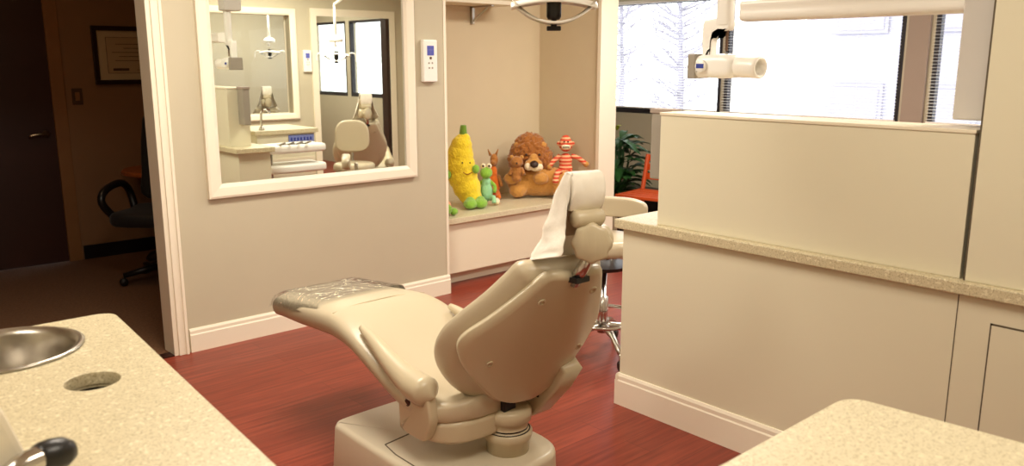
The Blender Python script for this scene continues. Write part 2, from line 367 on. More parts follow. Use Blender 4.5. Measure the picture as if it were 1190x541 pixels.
# thermostat / wall controller
t = thing('wall_thermostat', 'white wall controller with violet screen to the right of the mirror', 'thermostat', (3.187, YW, 1.42), 0, 'white wall controllers')
link('housing', B((-.055, .055, -.035, 0, 0, .262)), 'white', t, bevel=.008)
link('screen', B((-.026, .026, -.0365, -.034, .165, .225)), 'screen', t)
link('screen_line', B((-.022, .022, -.0375, -.036, .198, .201), (-.001, .001, -.0375, -.036, .168, .222)), 'lblue', t)
link('arrow_button', B((-.007, .007, -.038, -.034, .142, .156)), 'ink', t)
for x, z in ((-.014, .118), (.012, .118), (-.012, .088), (.012, .088)): link('button', lathe([(.006, 0), (.006, .003)], (x, -.034, z), (0, -1, 0), 10), 'grey', t)
tb = dup(t, (5.03, YB, 1.42), PI); tag(tb, 'small white controller beside the far doorway, seen inside the mirror')

# ------------------------------------------------------------------ toy alcove bench + shelf
t = thing('alcove_bench', 'cream built-in bench with speckled top holding the plush toys', 'bench', (4.07, 4.74, 0))
link('bench_body', B((-.748, .748, -.275, .308, .10, .455)), 'lam2', t)
link('toe_kick', B((-.748, .748, -.17, .308, 0, .10)), 'lam2', t)
link('bench_top', B((-.748, .748, -.31, .308, .455, .495)), 'stone2', t, bevel=.004)
t = thing('alcove_shelf', 'pale wooden shelf on a metal bracket high in the alcove', 'shelf', (3.32, 5.05, 1.955))
link('board', B((0, .98, -.30, 0, 0, .03)), 'lam2', t, bevel=.003)
br = link('bracket', B((.77, .795, -.025, 0, -.13, 0), (.77, .795, -.25, 0, -.012, 0)), 'steel', t, bevel=.002)
link('bracket_brace', tube([(.7825, -.02, -.11), (.7825, -.2, -.01)], .008, 8), 'steel', t)
link('screw', lathe([(.006, 0), (.006, .004)], (.7825, -.026, -.12), (0, -1, 0), 10), 'white', t)

# ------------------------------------------------------------------ right-hand island partition
XI = 2.774
t = thing('counter_island', 'long low cream partition cabinet with speckled counter ledge', 'cabinet', (XI, 0, 0))
link('cabinet_body', B((0, .27, YB+.002, 2.36, 0, .826)), 'lam', t)
link('counter_ledge', B((-.028, .30, YB+.002, 2.392, .826, .868)), 'stone', t, bevel=.005)
bm = bmesh.new()
prof = [(0, 0), (.016, 0), (.016, .115), (.012, .122), (.012, .138), (.006, .15), (0, .15)]
loft([[(-d, y, z) for d, z in prof] for y in (YB+.01, 2.36)], bm=bm); loft([[(x, 2.36+d, z) for d, z in prof] for x in (-.016, .27)], bm=bm)
link('plinth_moulding', bm, 'trim', t)
link('panel_seam', B((-.0012, .001, .955, .958, .15, .826)), 'seam', t)
bm = B((-.004, -.0005, .02, .851, .10, .742)); link('cabinet_door', bm, 'lam', t)
link('door_gap', B((-.0022, .0002, .849, .856, .10, .748), (-.0022, .0002, .02, .856, .742, .748)), 'seam', t)
t = thing('partition_panel', 'tall blank cream privacy panel standing on the counter ledge', 'panel', (XI+.012, 0, .868))
link('panel_board', B((0, .18, .965, 2.185, 0, .462)), 'lam', t, bevel=.002)
link('top_edge', B((-.004, .184, .962, 2.189, .462, .474)), 'lam2', t, bevel=.002)
t = thing('tall_cabinet', 'full-height cream cabinet at the right edge on the counter ledge', 'cabinet', (XI, 0, .868))
link('carcass', B((.0, .32, YB+.002, .945, 0, CEIL-.872)), 'lam', t, bevel=.002)
link('side_seam', B((.003, .32, .9451, .951, 0, 1.2)), 'seam', t)
# edge-on display / dispenser fixed to the free end of the panel
t = thing('wall_dispenser', 'narrow grey box fixed to the free end of the privacy panel', 'dispenser', (2.905, 2.191, 1.045))
link('housing', B((-.035, .02, 0, .112, 0, .30)), 'grey', t, bevel=.006)
link('lid', B((-.04, .025, 0, .117, .285, .305)), 'mull', t, bevel=.003)

# ------------------------------------------------------------------ x-ray unit
def rod(parent, name, a, b, r, m, n=16): return link(name, tube([a, b], r, n), m, parent, True)
t = thing('xray_unit', 'white dental x-ray head on a folding arm above the privacy panel', 'x-ray machine', (2.92, 1.95, 1.53))
# horizontal arm runs back to the cabinet: local coords relative to head
arm = link('horizontal_arm', pad(closed_smooth([(-.045, -.04), (.045, -.04), (.05, 0), (.045, .032), (-.045, .032), (-.05, 0)], 4), lambda u, v, n: Vector((u, -.06-n, .215+v)), .83, .006), 'whiteg', t, True)
bm = B((-.055, .11, -.998, -.88, -.165, .24)); link('mount_box', bm, 'pgrey', t, bevel=.006)
link('arm_joint', lathe([(.03, 0), (.035, .01), (.035, .05), (.03, .06)], (0, -.90, .15)), 'whiteg', t, True)
link('vertical_arm', pad(closed_smooth([(-.02, -.028), (.02, -.028), (.02, .028), (-.02, .028)], 3), lambda u, v, n: Vector((u, v+.035, .16+n)), .50, .006), 'white', t, True)
link('support_column', B((-.05, .10, -.02, .10, .42, 1.02)), 'pgrey', t, bevel=.01)
yk = link('yoke', pad(closed_smooth([(0.10, .02), (.125, .0), (.125, -.02), (.13, .16), (.10, .185), (0.01, .185), (.01, .14), (.075, .13), (.085, .02)], 3), lambda u, v, n: Vector((-.02+n, u, v)), .045, .008), 'white', t, True)
hd = link('tube_head', pad(closed_smooth([(-.02, -.045), (.10, -.045), (.15, -.04), (.155, .03), (.10, .045), (-.02, .045), (-.045, 0)], 4), lambda u, v, n: Vector((-.055+n, u, v+.0)), .11, .03), 'white', t, True)
link('collimator_cone', lathe([(.042, 0), (.043, .05), (.042, .11), (.042, .128), (.036, .132), (.031, .130), (.030, .11), (.030, .06)], (0, -.02, .0), (-.15, -1, -.04), 28), 'whiteg', t, True)
link('back_plate', B((-.058, .05, .13, .17, -.05, .05)), 'grey', t, bevel=.006)
link('badge_disc', lathe([(.026, 0), (.026, .006), (.022, .009)], (-.058, .10, .0), (-1, 0, 0)), 'white', t, True)
link('badge', B((-.0685, -.066, .082, .118, -.008, .010)), 'blue', t)
link('scale_strip', B((-.005, .003, .018, .026, .06, .155)), 'ink', t)

# ------------------------------------------------------------------ near counters
Z = .87
def counter_slab(poly, z0, z1, holes=()):
    """flat slab with circular/elliptic holes, built by filled curve -> mesh"""
    cu = bpy.data.curves.new('c', 'CURVE'); cu.dimensions = '2D'; cu.fill_mode = 'BOTH'; cu.extrude = (z1-z0)/2-.002; cu.bevel_depth = .002
    def spl(pts):
        s = cu.splines.new('POLY'); s.points.add(len(pts)-1); s.use_cyclic_u = True
        for p, q in zip(s.points, pts): p.co = (q[0], q[1], 0, 1)
    spl(poly)
    for (cx, cy, rx, ry) in holes: spl([(cx+rx*math.cos(a), cy+ry*math.sin(a)) for a in [2*PI*k/48 for k in range(48)]])
    o = bpy.data.objects.new('c', cu); COL.objects.link(o); dg = bpy.context.evaluated_depsgraph_get()
    me = bpy.data.meshes.new_from_object(o.evaluated_get(dg)); bm = bmesh.new(); bm.from_mesh(me)
    bmesh.ops.translate(bm, vec=(0, 0, (z0+z1)/2), verts=bm.verts); bpy.data.objects.remove(o); return bm
def rounded(pts, r, which, k=6):
    out = []; n = len(pts)
    for i, p in enumerate(pts):
        if i in which:
            a = Vector(pts[i-1]); b = Vector(p); c = Vector(pts[(i+1) % n]); d0 = (a-b).normalized()*r; d1 = (c-b).normalized()*r
            for j in range(k+1):
                t_ = j/k; out.append(tuple((b+d0)*(1-t_)**2+b*2*t_*(1-t_)+(b+d1)*t_**2))
        else: out.append(tuple(p))
    return out
SX, SY, SR = .352, 2.225, .162
poly = rounded([(-1.2, 2.43), (.648, 2.39), (.545, .80), (.50, .62), (-1.2, .62)], .05, {1})
t = thing('sink_counter', 'speckled cream counter with sink and waste hole at lower left', 'counter', (0, 0, 0))
bm = counter_slab(poly, Z-.03, Z, [(SX, SY, SR, SR), (.455, 1.878, .058, .058)])
link('counter_top', bm, 'stone', t)
link('cabinet_body', B((-1.2, .52, 2.34, 2.38, 0, Z-.20), (-1.2, -1.1, .66, 2.33, 0, Z-.03), (-1.1, .49, .66, .72, 0, Z-.03), (.44, .50, .72, 2.33, 0, .05)), 'lam2', t)
link('cabinet_side', loft([[(.56, 2.33, z), (.49, .72, z), (.47, .72, z), (.54, 2.33, z)] for z in (.05, Z-.03)]), 'lam2', t)
link('waste_chute', lathe([(.058, 0), (.058, -.028), (.0581, -.034)], (.455, 1.878, Z-.002), caps=False), 'stone', t, True)
link('chute_shade', lathe([(.060, -.034), (.062, -.15), (.0, -.151)], (.455, 1.878, Z), caps=False), 'black', t, True)  # black surface paints in the shade deep inside the hole
s = link('sink_basin', lathe([(SR+.012, .001), (SR+.014, .005), (SR+.006, .008), (SR-.004, .005), (SR-.012, -.01), (SR-.02, -.06), (SR-.035, -.125), (SR-.07, -.15), (.03, -.158), (.028, -.162), (.0, -.162)], (SX, SY, Z), n=48, caps=False), 'steel', t, True)
link('drain', lathe([(.028, 0), (.024, .003), (.01, .001)], (SX, SY, Z-.160)), 'chrome', s, True)
# black/chrome tap lever
t = thing('tap_lever', 'chrome tap spout with glossy black rounded tip on the left counter', 'tap', (.205, 1.405, Z+.002))
link('spout', tube(smooth_path([(.0, .005, 0), (.0, .005, .03), (.02, .01, .05), (.055, .018, .055)], 5), .021, 16), 'chrome', t, True)
link('tip', lathe([(.021, 0), (.025, .008), (.027, .025), (.025, .045), (.016, .060), (.003, .066)], (.045, .018, .055), (.95, .25, -.12)), 'black', t, True)
# cream dispenser at the very left
t = thing('cup_dispenser', 'blurred cream plastic container at the lower left corner', 'container', (.168, 1.515, Z))
link('container_body', loft([[(x*s_, y*s_, z) for x, y in ((-.07, -.07), (.07, -.07), (.07, .07), (-.07, .07))] for z, s_ in ((.001, 1.25), (.05, 1.1), (.13, .78), (.15, .66))]), 'lam2', t, bevel=.01)
# right foreground counter
poly = rounded([(.75, -.6), (.72, .742), (1.60, .742), (1.72, -.6)], .05, {1, 2})
t = thing('work_counter', 'speckled cream work counter corner in the right foreground', 'counter', (0, 0, 0))
link('counter_top', counter_slab(poly, Z-.035, Z), 'stone2', t)
link('cabinet_body', B((.79, 1.57, -.58, .69, .08, Z-.035)), 'lam2', t, bevel=.003)
link('toe_kick', B((.83, 1.52, -.56, .64, 0, .08)), 'black', t)

# ------------------------------------------------------------------ dental chair
def superring(cx, y, z, hw, hh, ex=3.2, n=28, tilt=0., dish=0.):
    pts = []
    for k in range(n):
        a = 2*PI*k/n; c, s_ = math.cos(a), math.sin(a)
        x = hw*math.copysign(abs(c)**(2/ex), c); v = hh*math.copysign(abs(s_)**(2/ex), s_)
        if s_ > 0 and dish: v -= dish*(1-(x/hw)**2)
        pts.append((cx+x, y-v*math.sin(tilt), z+v*math.cos(tilt)))
    return pts
def resample(st, k=5):
    P = []
    for i in range(len(st)-1):
        a, b, c, d = st[max(i-1, 0)], st[i], st[i+1], st[min(i+2, len(st)-1)]
        for j in range(k):
            t_ = j/k; P.append([.5*(2*q+(r-p)*t_+(2*p-5*q+4*r-s_)*t_*t_+(3*q-p-3*r+s_)*t_**3) for p, q, r, s_ in zip(a, b, c, d)])
    P.append(list(st[-1])); return P
def make_chair(name, label, group):
    t = thing(name, label, 'dental chair', (0, 0, 0), 0, group)
    # ---- base
    out = closed_smooth([(-.28, .30), (-.27, .36), (-.20, .385), (.12, .385), (.19, .34), (.24, .05), (.25, -.25), (.20, -.36), (.10, -.39), (-.16, -.39), (-.25, -.36), (-.28, -.25), (-.285, 0)], 5)
    link('base', pad(out, lambda u, v, n: Vector((u+(u*.05 if n < .05 else 0), v, n)), .20, .022), 'basep', t, True)
    link('base_seam', tube([(-.05, .095, .20), (-.235, .07, .20), (-.250, -.02, .1995), (-.252, -.22, .1995)], .0028, 6), 'seam', t)
    # ---- lift column discs
    cc = (.075, -.245, .03)
    bm = lathe([(.075, .165), (.078, .215), (.085, .22), (.088, .245), (.08, .25), (.072, .255), (.072, .285), (.084, .29), (.084, .325), (.07, .335), (.05, .34)], cc)
    col = link('swivel_column', bm, 'shell', t, True)
    link('column_gap', lathe([(.0735, .258), (.0735, .262)], cc), 'black', col); link('column_gap', lathe([(.0805, .2505), (.0805, .2525)], cc), 'black', col)
    link('pivot_block', B((.02, .075, -.29, -.20, .365, .41)), 'black', t, bevel=.004)
    # ---- under-seat pan and side brackets
    pan = closed_smooth([(-.215, -.0), (-.19, .02), (.19, .02), (.215, -.0), (.22, -.14), (.12, -.22), (-.06, -.24), (-.18, -.20), (-.225, -.08)], 4)
    link('seat_pan', pad(pan, lambda u, v, n: Vector((u, v-.03, .285+n)), .082, .02), 'shell', t, True)
    for s_ in (-1, 1):
        pl = link('side_bracket', pad(rounded([(-.02, .49), (-.03, .33), (-.056, .295), (-.175, .295), (-.215, .38), (-.20, .47), (-.12, .50)], .022, range(7), 4),
                                  lambda u, v, n, s_=s_: Vector((s_*(.20+n), u, v)), .04, .010), 'shell', t, True)
        link('release_button', lathe([(.014, 0), (.013, .005)], (s_*.2395, -.09, .415), (s_, 0, 0)), 'dkwood', pl)
    link('back_arm', pad([(.0, .25), (-.17, .245), (-.28, .31), (-.385, .43), (-.435, .51), (-.39, .545), (-.285, .44), (-.17, .35), (.0, .32)], lambda u, v, n: Vector((.17+n, u, v)), .09, .012), 'shell', t, True)
    for y, z in ((-.22, .31), (-.30, .39)): link('bolt', lathe([(.006, 0), (.006, .003)], (.1695, y, z), (-1, 0, 0), 10), 'black', t)
    # ---- leg rest + seat cushion   (y, z_top, thickness, halfwidth, dish)
    st = [(1.0, .525, .04, .15, 0), (.993, .552, .09, .195, 0), (.96, .570, .118, .212, 0), (.90, .582, .125, .218, .004), (.73, .600, .135, .226, .006), (.52, .622, .14, .236, .008),
          (.40, .626, .14, .242, .012), (.28, .600, .125, .248, .02), (.15, .548, .12, .248, .03), (.0, .49, .12, .248, .035), (-.12, .462, .12, .24, .03), (-.22, .455, .11, .20, .02), (-.27, .45, .08, .12, .0)]
    rs = []
    for y, zt, th, hw, di in resample(st, 4):
        rs.append(superring(0, y, zt-th/2, hw, th/2, 3.0, 32, 0, di))
    link('seat_cushion', loft(rs), 'vinyl', t, True)
    link('seat_seam', tube(smooth_path([(-.215, .44, .603), (-.1, .44, .6175), (.1, .44, .6175), (.215, .44, .603)], 4), .002, 5), 'shell', t)
    # ---- side bolsters
    for s_ in (-1, 1):
        pth = smooth_path([(s_*.205, .25, .590), (s_*.215, .15, .563), (s_*.225, .02, .517), (s_*.228, -.10, .483), (s_*.225, -.19, .474)], 5)
        n = len(pth); rad = [.012+.040*min(1, i/(n*.75)) for i in range(n)]; rad[-1] = .036
        pth.append(pth[-1]+Vector((0, -.03, -.004))); rad.append(.004)
        link('side_bolster', tube(pth, rad, 16), 'shell', t, True)
    # ---- backrest  frame: s along the back, n out of the front
    th = math.radians(-12); ph = math.radians(58)
    W_ = Vector((math.cos(th), math.sin(th), 0)); U_ = Vector((math.sin(th)*math.cos(ph), -math.cos(th)*math.cos(ph), math.sin(ph))); N_ = U_.cross(W_)
    if N_.y < 0: N_ = -N_
    O_ = Vector((0, -.648, .92))-U_*.60
    fr = lambda off: (lambda u, v, n: O_+W_*u+U_*v+N_*(n+off+1.33*u*u))
    sh = [(0, -.015), (.05, -.012), (.12, .02), (.19, .095), (.24, .16), (.264, .235), (.250, .30), (.215, .37), (.175, .452), (.135, .535), (.10, .60), (.05, .612), (0, .605)]
    sh = sh+[(-x, y) for x, y in sh[-2:0:-1]]
    link('back_shell', pad(closed_smooth(sh, 4), fr(0), .04, .02), 'shell', t, True)
    for x, y in ((-.17, .20), (.17, .20), (-.09, .50), (.09, .52)):
        q = O_+W_*x+U_*y+N_*(1.33*x*x-.001); link('shell_screw', lathe([(.014, 0), (.013, .003), (.007, .003), (.006, -.002)], q, -N_, 16), 'shell', t, True)
    cu = [(0, -.06), (.11, -.055), (.21, -.015), (.27, .06), (.288, .15), (.276, .24), (.243, .33), (.20, .43), (.165, .52), (.14, .575), (.08, .592), (0, .595)]
    cu = cu+[(-x, y) for x, y in cu[-2:0:-1]]
    link('backrest_cushion', pad(closed_smooth(cu, 4), fr(.032), .088, .042, crown=.0), 'vinyl', t, True)
    # ---- headrest
    mt = O_+U_*.60+N_*.0
    link('bracket_slot', B((-.028, .028, mt.y-.02, mt.y+.03, mt.z-.012, mt.z+.004)), 'black', t)
    link('headrest_bar', tube([mt-U_*.03+N_*.01, mt+U_*.04, mt+U_*.10+Vector((.02, .0, .01))], [.021, .020, .017], 12), 'chrome', t, True)
    K = Vector((.028, -.678, 1.036))
    kn = link('headrest_hub', lathe([(.03, -.035), (.040, -.032), (.046, -.02), (.046, .035), (.04, .045), (.03, .050)], K, W_), 'shell', t, True)
    bm = bmesh.new(); rr = []; KA = Vector((-.78, -.62, 0)).normalized()
    for h, r0 in ((0, .052), (.006, .057), (.026, .057), (.032, .050)):
        rr.append([K+KA*(.030+h)+(Vector((-KA.y, KA.x, 0))*math.cos(a)+Vector((0, 0, 1))*math.sin(a))*r0*(1+.05*math.cos(8*a)) for a in [2*PI*k/48 for k in range(48)]])
    link('tilt_knob', loft(rr), 'shell', kn, True)
    link('hub_link', lathe([(.02, -.05), (.026, -.042), (.026, .042), (.02, .05)], K+Vector((-.025, .0, .068)), W_), 'shell', t, True)
    hp = closed_smooth([(-.105, -.10), (-.125, -.02), (-.12, .06), (-.085, .11), (0, .12), (.085, .11), (.12, .06), (.125, -.02), (.105, -.10), (0, -.115)], 4)
    hN = Matrix.Rotation(th, 3, 'Z') @ Vector((0, .90, .43)).normalized(); hU = Matrix.Rotation(th, 3, 'Z') @ Vector((0, -.43, .90)); H0 = Vector((.012, -.645, 1.115))
    link('headrest_pad', pad(hp, lambda u, v, n: H0+W_*(u*.46)+hU*v*.80+hN*n, .042, .018), 'vinyl', t, True)
    # ---- paper cover: front drape from the top of the pad down over the backrest, and a pocket folded over the back
    bm = bmesh.new()
    # stations: (front point y,z) width, plus back flap; open sheet draped as a tent
    NU = 30
    # (y, z, half width of the front, length of the side panels folded back)
    path = [(-.672, 1.128, .054, .0), (-.684, 1.15, .056, .0), (-.690, 1.188, .056, .0), (-.681, 1.222, .055, .0), (-.66, 1.238, .054, .012), (-.635, 1.224, .056, .045), (-.605, 1.165, .062, .075), (-.585, 1.11, .070, .10), (-.568, 1.06, .080, .125), (-.556, 1.02, .090, .15), (-.543, .985, .099, .17), (-.53, .958, .106, .18)]
    pp = resample(path, 4); rings = []
    for i, (y, z, hw, sl) in enumerate(pp):
        r = []; f = i/(len(pp)-1)
        for k in range(NU+1):
            q = -1+2*k/NU; a = abs(q); sg = -1 if q < 0 else 1
            nzv = noise.noise(Vector((q*5, f*7, 1)))
            if a < .6: x = hw*a/.6; bk = 0.; 
            else:
                e = (a-.6)/.4; x = hw*(1+.10*math.sin(e*PI/2)*f-.12*e*e*(1-f)); bk = sl*e**1.15
            wr = .010*nzv*(.3+f)+.005*noise.noise(Vector((q*14, f*16, 5)))*f
            yy = y-bk if f > .28 else y+(.028*((a-.6)/.4)**2 if a > .6 else 0)
            if sg > 0: yy += bk*.6
            zz = z+bk*.28*f*f
            r.append(Vector((.012, -.62, 0))+Matrix.Rotation(th, 3, 'Z') @ Vector((sg*(x+(wr if a > .5 else 0)), yy+wr*.8+.62, zz)))
        rings.append(r)
    loft(rings, closed=False, caps=False, bm=bm)
    cv = link('paper_cover', bm, 'paper', t, True); so = cv.modifiers.new('thickness', 'SOLIDIFY'); so.thickness = .0018
    tag(cv, 'white paper headrest cover')
    # ---- clear plastic sheet over the foot end
    bm = bmesh.new(); rings = []
    for i in range(21):
        y = .57+.41*i/20; r = []
        for k in range(17):
            q = -1+2*k/16; x = q*.228
            zt = .575+(.62-.575)*(1.0-(y-.40)/.63)*1.0 if y > .4 else .62
            zt = .580+(.92-y)*.1045 if y > .52 else .622
            drop = max(0, abs(q)-.80)/.20
            zz = zt+.004-.055*drop**2 - (max(0, (y-.92)/.065)**2)*.022 + .0025*noise.noise(Vector((x*14, y*14, 3)))
            r.append((x*(1-.005*drop), y, zz))
        rings.append(r)
    loft(rings, closed=False, caps=False, bm=bm)
    sh_ = link('plastic_sheet', bm, 'film', t, True); tag(sh_, 'clear plastic sleeve over the foot end')
    return t
chair = make_chair('dental_chair', 'beige reclined dental chair with white headrest cover in the room centre', 'dental chairs')
chair.location = (1.742, 2.30, 0)
c2 = dup(chair, (4.87, .92, 0), math.radians(180+32)); tag(c2, 'second dental chair seen from behind, only in the mirror')

# ------------------------------------------------------------------ assistant stool
def make_stool(label):
    t = thing('assistant_stool', label, 'stool', (0, 0, 0), 0, 'wheeled beige stools')
    link('seat', pad([(.20*math.cos(a), .19*math.sin(a)) for a in [2*PI*k/32 for k in range(32)]], lambda u, v, n: Vector((u, v, .50+n)), .09, .035), 'vinyl', t, True)
    link('seat_plate', lathe([(.13, .48), (.14, .50)]), 'black', t)
    link('gas_column', lathe([(.028, .12), (.028, .32), (.018, .325), (.018, .48)]), 'chrome', t, True)
    ri = bmesh.new(); n = 48
    tube([(.21*math.cos(2*PI*k/n), .21*math.sin(2*PI*k/n), .205) for k in range(n+1)], .011, 8, ri)
    link('foot_ring', ri, 'chrome', t, True)
    for k in range(5):
        a = 2*PI*k/5+.25; d = Vector((math.cos(a), math.sin(a), 0))
        lg = link('leg', tube(smooth_path([d*.02+Vector((0, 0, .16)), d*.15+Vector((0, 0, .145)), d*.27+Vector((0, 0, .085))], 4), [.02]*4+[.016]*4+[.012], 10), 'steel', t, True)
        link('caster', lathe([(.022, -.014), (.027, -.01), (.027, .01), (.022, .014)], d*.28+Vector((0, 0, .027)), (-d.y, d.x, 0), 16), 'black', lg, True)
        link('caster_stem', tube([d*.275+Vector((0, 0, .09)), d*.28+Vector((0, 0, .05))], .011, 8), 'chrome', lg, True)
    bo = closed_smooth([(-.19, -.10), (-.205, .0), (-.19, .12), (-.12, .19), (0, .205), (.12, .19), (.19, .12), (.205, 0), (.19, -.10), (.10, -.15), (-.10, -.15)], 4)
    link('backrest', pad(bo, lambda u, v, n: Vector((u, .20+n-.35*u*u, .80+v)), .06, .025), 'vinyl', t, True)
    link('back_post', tube(smooth_path([(0, .08, .49), (0, .24, .49), (0, .275, .60), (0, .27, .76)], 4), .014, 8), 'steel', t, True)
    return t
c3 = dup(chair, (5.12, -1.85, 0), math.radians(180+30)); tag(c3, 'third dental chair in the room behind the inner window, only in the mirror')
st = make_stool('beige wheeled stool half hidden between chair headrest and partition')
st.location = (3.22, 2.87, 0); st.rotation_euler = (0, 0, math.radians(-60))
# short padded elbow support on this stool
s2 = dup(st, (4.20, 1.74, 0), math.radians(208)); tag(s2, 'round-backed beige stool beside the second chair, only in the mirror')
for ch in s2.children:
    if ch.name.startswith('backrest'): ch.scale = (.82, 1, .88); ch.location = (0, 0, .10)
for ch in st.children:
    if ch.name.startswith('backrest'): ch.scale = (.95, 1, .30); ch.location = (0, -.03, .525)
    if ch.name == 'seat': ch.location = (0, 0, .06)

# ------------------------------------------------------------------ operating lamps
def make_lamp(label):
    t = thing('operating_lamp', label, 'lamp', (0, 0, 0), 0, 'ceiling-hung operating lamps')
    # curved reflector bar (opening downward-forward), clear shield, black lamp holder, post up to the ceiling
    bm = bmesh.new(); rings = []
    for i in range(25):
        a = -1+2*i/24; r = []
        for k in range(9):
            b_ = -1+2*k/8
            r.append((a*.145, b_*.062*(1-.25*a*a), .0+.075*a*a+.008*b_*b_))
        rings.append(r)
    loft(rings, closed=False, caps=False, bm=bm)
    o = link('clear_shield', bm, 'lampglass', t, True); m_ = o.modifiers.new('thickness', 'SOLIDIFY'); m_.thickness = .004
    rim = []; n = 60
    for i in range(n+1):
        a = 2*PI*i/n; x = math.cos(a); y = math.sin(a)
        rim.append((x*.145, y*.062*(1-.25*x*x), .075*x*x+.008*y*y))
    link('shield_rim', tube(rim, .005, 8), 'white', t, True)
    bm = bmesh.new(); rings = []
    for i in range(25):
        a = -1+2*i/24
        rings.append([(a*.150, b_*.06*(1-.2*a*a), .078+.022*(1-a*a)*1.0-.02*b_*b_) for b_ in [-1+2*k/8 for k in range(9)]])
    loft(rings, closed=False, caps=False, bm=bm)
    o = link('reflector', bm, 'whiteg', t, True); m_ = o.modifiers.new('thickness', 'SOLIDIFY'); m_.thickness = .005
    link('lamp_housing', lathe([(.075, .21), (.082, .23), (.075, .25), (.05, .27), (.02, .275)]), 'white', t, True)
    link('lamp_holder', lathe([(.020, .02), (.026, .03), (.026, .10), (.02, .115)], n=20), 'black', t, True)
    link('shade_clip', B((-.025, .025, -.014, .014, -.018, -.002)), 'black', t, bevel=.003)
    link('clip_stem', tube([(0, 0, -.004), (0, 0, .025)], .011, 8), 'chrome', t, True)
    for s_ in (-1, 1): link('grip_handle', tube(smooth_path([(s_*.14, 0, .09), (s_*.19, -.01, .09), (s_*.215, -.02, .05), (s_*.215, -.02, -.0)], 4), .007, 8), 'white', t, True)
    link('yoke_arm', tube(smooth_path([(0, .04, .16), (0, .06, .20), (0, .03, .25), (0, 0, .28)], 4), .013, 10), 'white', t, True)
    link('post', tube([(0, 0, .27), (0, 0, .62)], [.02, .011], 12), 'whiteg', t, True)
    link('swing_arm', tube([(0, 0, .61), (.35, .30, .80)], .014, 12), 'white', t, True)
    link('ceiling_plate', lathe([(.07, 0), (.07, -.02), (.03, -.03)], (.35, .30, .90)), 'white', t, True)
    link('ceiling_post', tube([(.35, .30, .87), (.35, .30, .80)], .018, 12), 'white', t, True)
    return t
lamp = make_lamp('clear-shielded operating lamp with black core hanging over the chair head')
lamp.location = (2.105, 2.135, 1.672); lamp.rotation_euler = (0, 0, math.radians(-42))
l2 = dup(lamp, (4.80, .45, 1.545), math.radians(38)); tag(l2, 'operating lamp with side grips seen only in the mirror before its window')
for ch in list(lamp.children):
    if ch.name.startswith('grip_handle'): bpy.data.objects.remove(ch)
for ch in l2.children: # taller hang: its own posts reach up to the ceiling
    if ch.name.startswith('ceiling_plate') : ch.location = (0, 0, .20)
    if ch.name.startswith('ceiling_post'): ch.location = (0, 0, .05); ch.scale = (1, 1, 1)
bm = tube([(.35, .30, .80), (.35, .30, 1.05)], .018, 12); link('ceiling_post', bm, 'white', l2, True)
l3 = dup(l2, (5.45, -2.5, 1.60), math.radians(38)); tag(l3, 'small operating lamp in the room behind the inner window, only in the mirror')

# ------------------------------------------------------------------ cabinet and delivery unit (seen in the mirror)
t = thing('treatment_cabinet', 'low cream cabinet with speckled top behind the partition, seen in the mirror', 'cabinet', (3.60, 1.27, 0))
link('cabinet_body', B((-.29, .29, -.3, .28, 0, .89)), 'lam', t, bevel=.003)
link('counter_top', B((-.32, .32, -.33, .31, .89, .93)), 'stone', t, bevel=.005)
link('control_strip', B((.02, .28, .281, .288, .80, .875)), 'lblue', t)
for i in range(7): link('control_button', B((.04+i*.033, .055+i*.033, .288, .292, .82, .85)), 'blue', t)
for z in (.16, .38, .58): link('drawer', B((-.28, .28, .281, .292, z-.09, z+.085)), 'lam2', t, bevel=.003)
t = thing('swan_neck_tap', 'slim chrome swan-neck tap on the low cabinet, seen in the mirror', 'tap', (3.40, 1.47, .93))
link('spout', tube(smooth_path([(0, 0, 0), (0, 0, .12), (.01, .0, .165), (.05, .0, .18), (.09, 0, .15)], 5), .010, 10), 'chrome', t, True)
link('tap_base', lathe([(.028, 0), (.024, .02), (.013, .03)]), 'chrome', t, True)
t = thing('delivery_tray', 'white instrument delivery tray on a post, seen in the mirror', 'instrument tray', (3.42, 1.98, 0))
link('tray', pad(closed_smooth([(-.28, -.15), (.28, -.15), (.31, 0), (.28, .15), (-.28, .15), (-.31, 0)], 4), lambda u, v, n: Vector((u*.85, v, .77+n)), .07, .025), 'white', t, True)
link('slot', B((-.14, .12, .02, .09, .838, .844)), 'black', t)
link('post', tube([(-.2, 0, .02), (-.2, 0, .77)], .022, 12), 'steel', t, True)
link('lower_shelf', pad(closed_smooth([(-.28, -.15), (.28, -.15), (.3, 0), (.28, .15), (-.28, .15), (-.3, 0)], 4), lambda u, v, n: Vector((u*.85, v, .60+n)), .07, .02), 'white', t, True)
link('floor_plate', lathe([(.16, 0), (.16, .015), (.05, .03)], (-.2, 0, 0)), 'steel', t, True)
for i in range(4): link('handpiece', tube([(-.15+i*.08, .10, .845), (-.15+i*.08, .20, .87)], .008, 8), 'grey', t, True)

# ------------------------------------------------------------------ plush toys (local x = right, -y = towards the camera)
RZ = az-PI/2
def plush(name, label, x, y, rz=RZ, z=.499): return thing(name, label, 'plush toy', (x, y, z), rz, 'plush toys on the bench')
t = plush('banana_plush', 'tall yellow smiling banana plush with green stem, leftmost tall toy', 3.79, 4.77)
blob('body', [((.045, 0, .075), (.085, .08, .075)), ((.02, 0, .14), (.105, .09, .10)), ((-.01, 0, .22), (.112, .092, .11)), ((-.025, 0, .30), (.11, .09, .11)), ((-.025, 0, .38), (.098, .082, .10)), ((-.015, 0, .45), (.078, .07, .075)), ((-.0, 0, .50), (.05, .045, .04))], 'yellow', t, .009, .012)
link('stem', tube(smooth_path([(0, 0, .50), (-.002, 0, .55), (0, 0, .595)], 3), [.03, .03, .029, .027, .025, .023, .02], 12), 'dgreen', t, True)
for s_, x, z in ((-1, -.115, .24), (1, .09, .28)): blob('hand', [((x, -.05, z), (.028, .028, .034))], 'green', t, .006, .005)
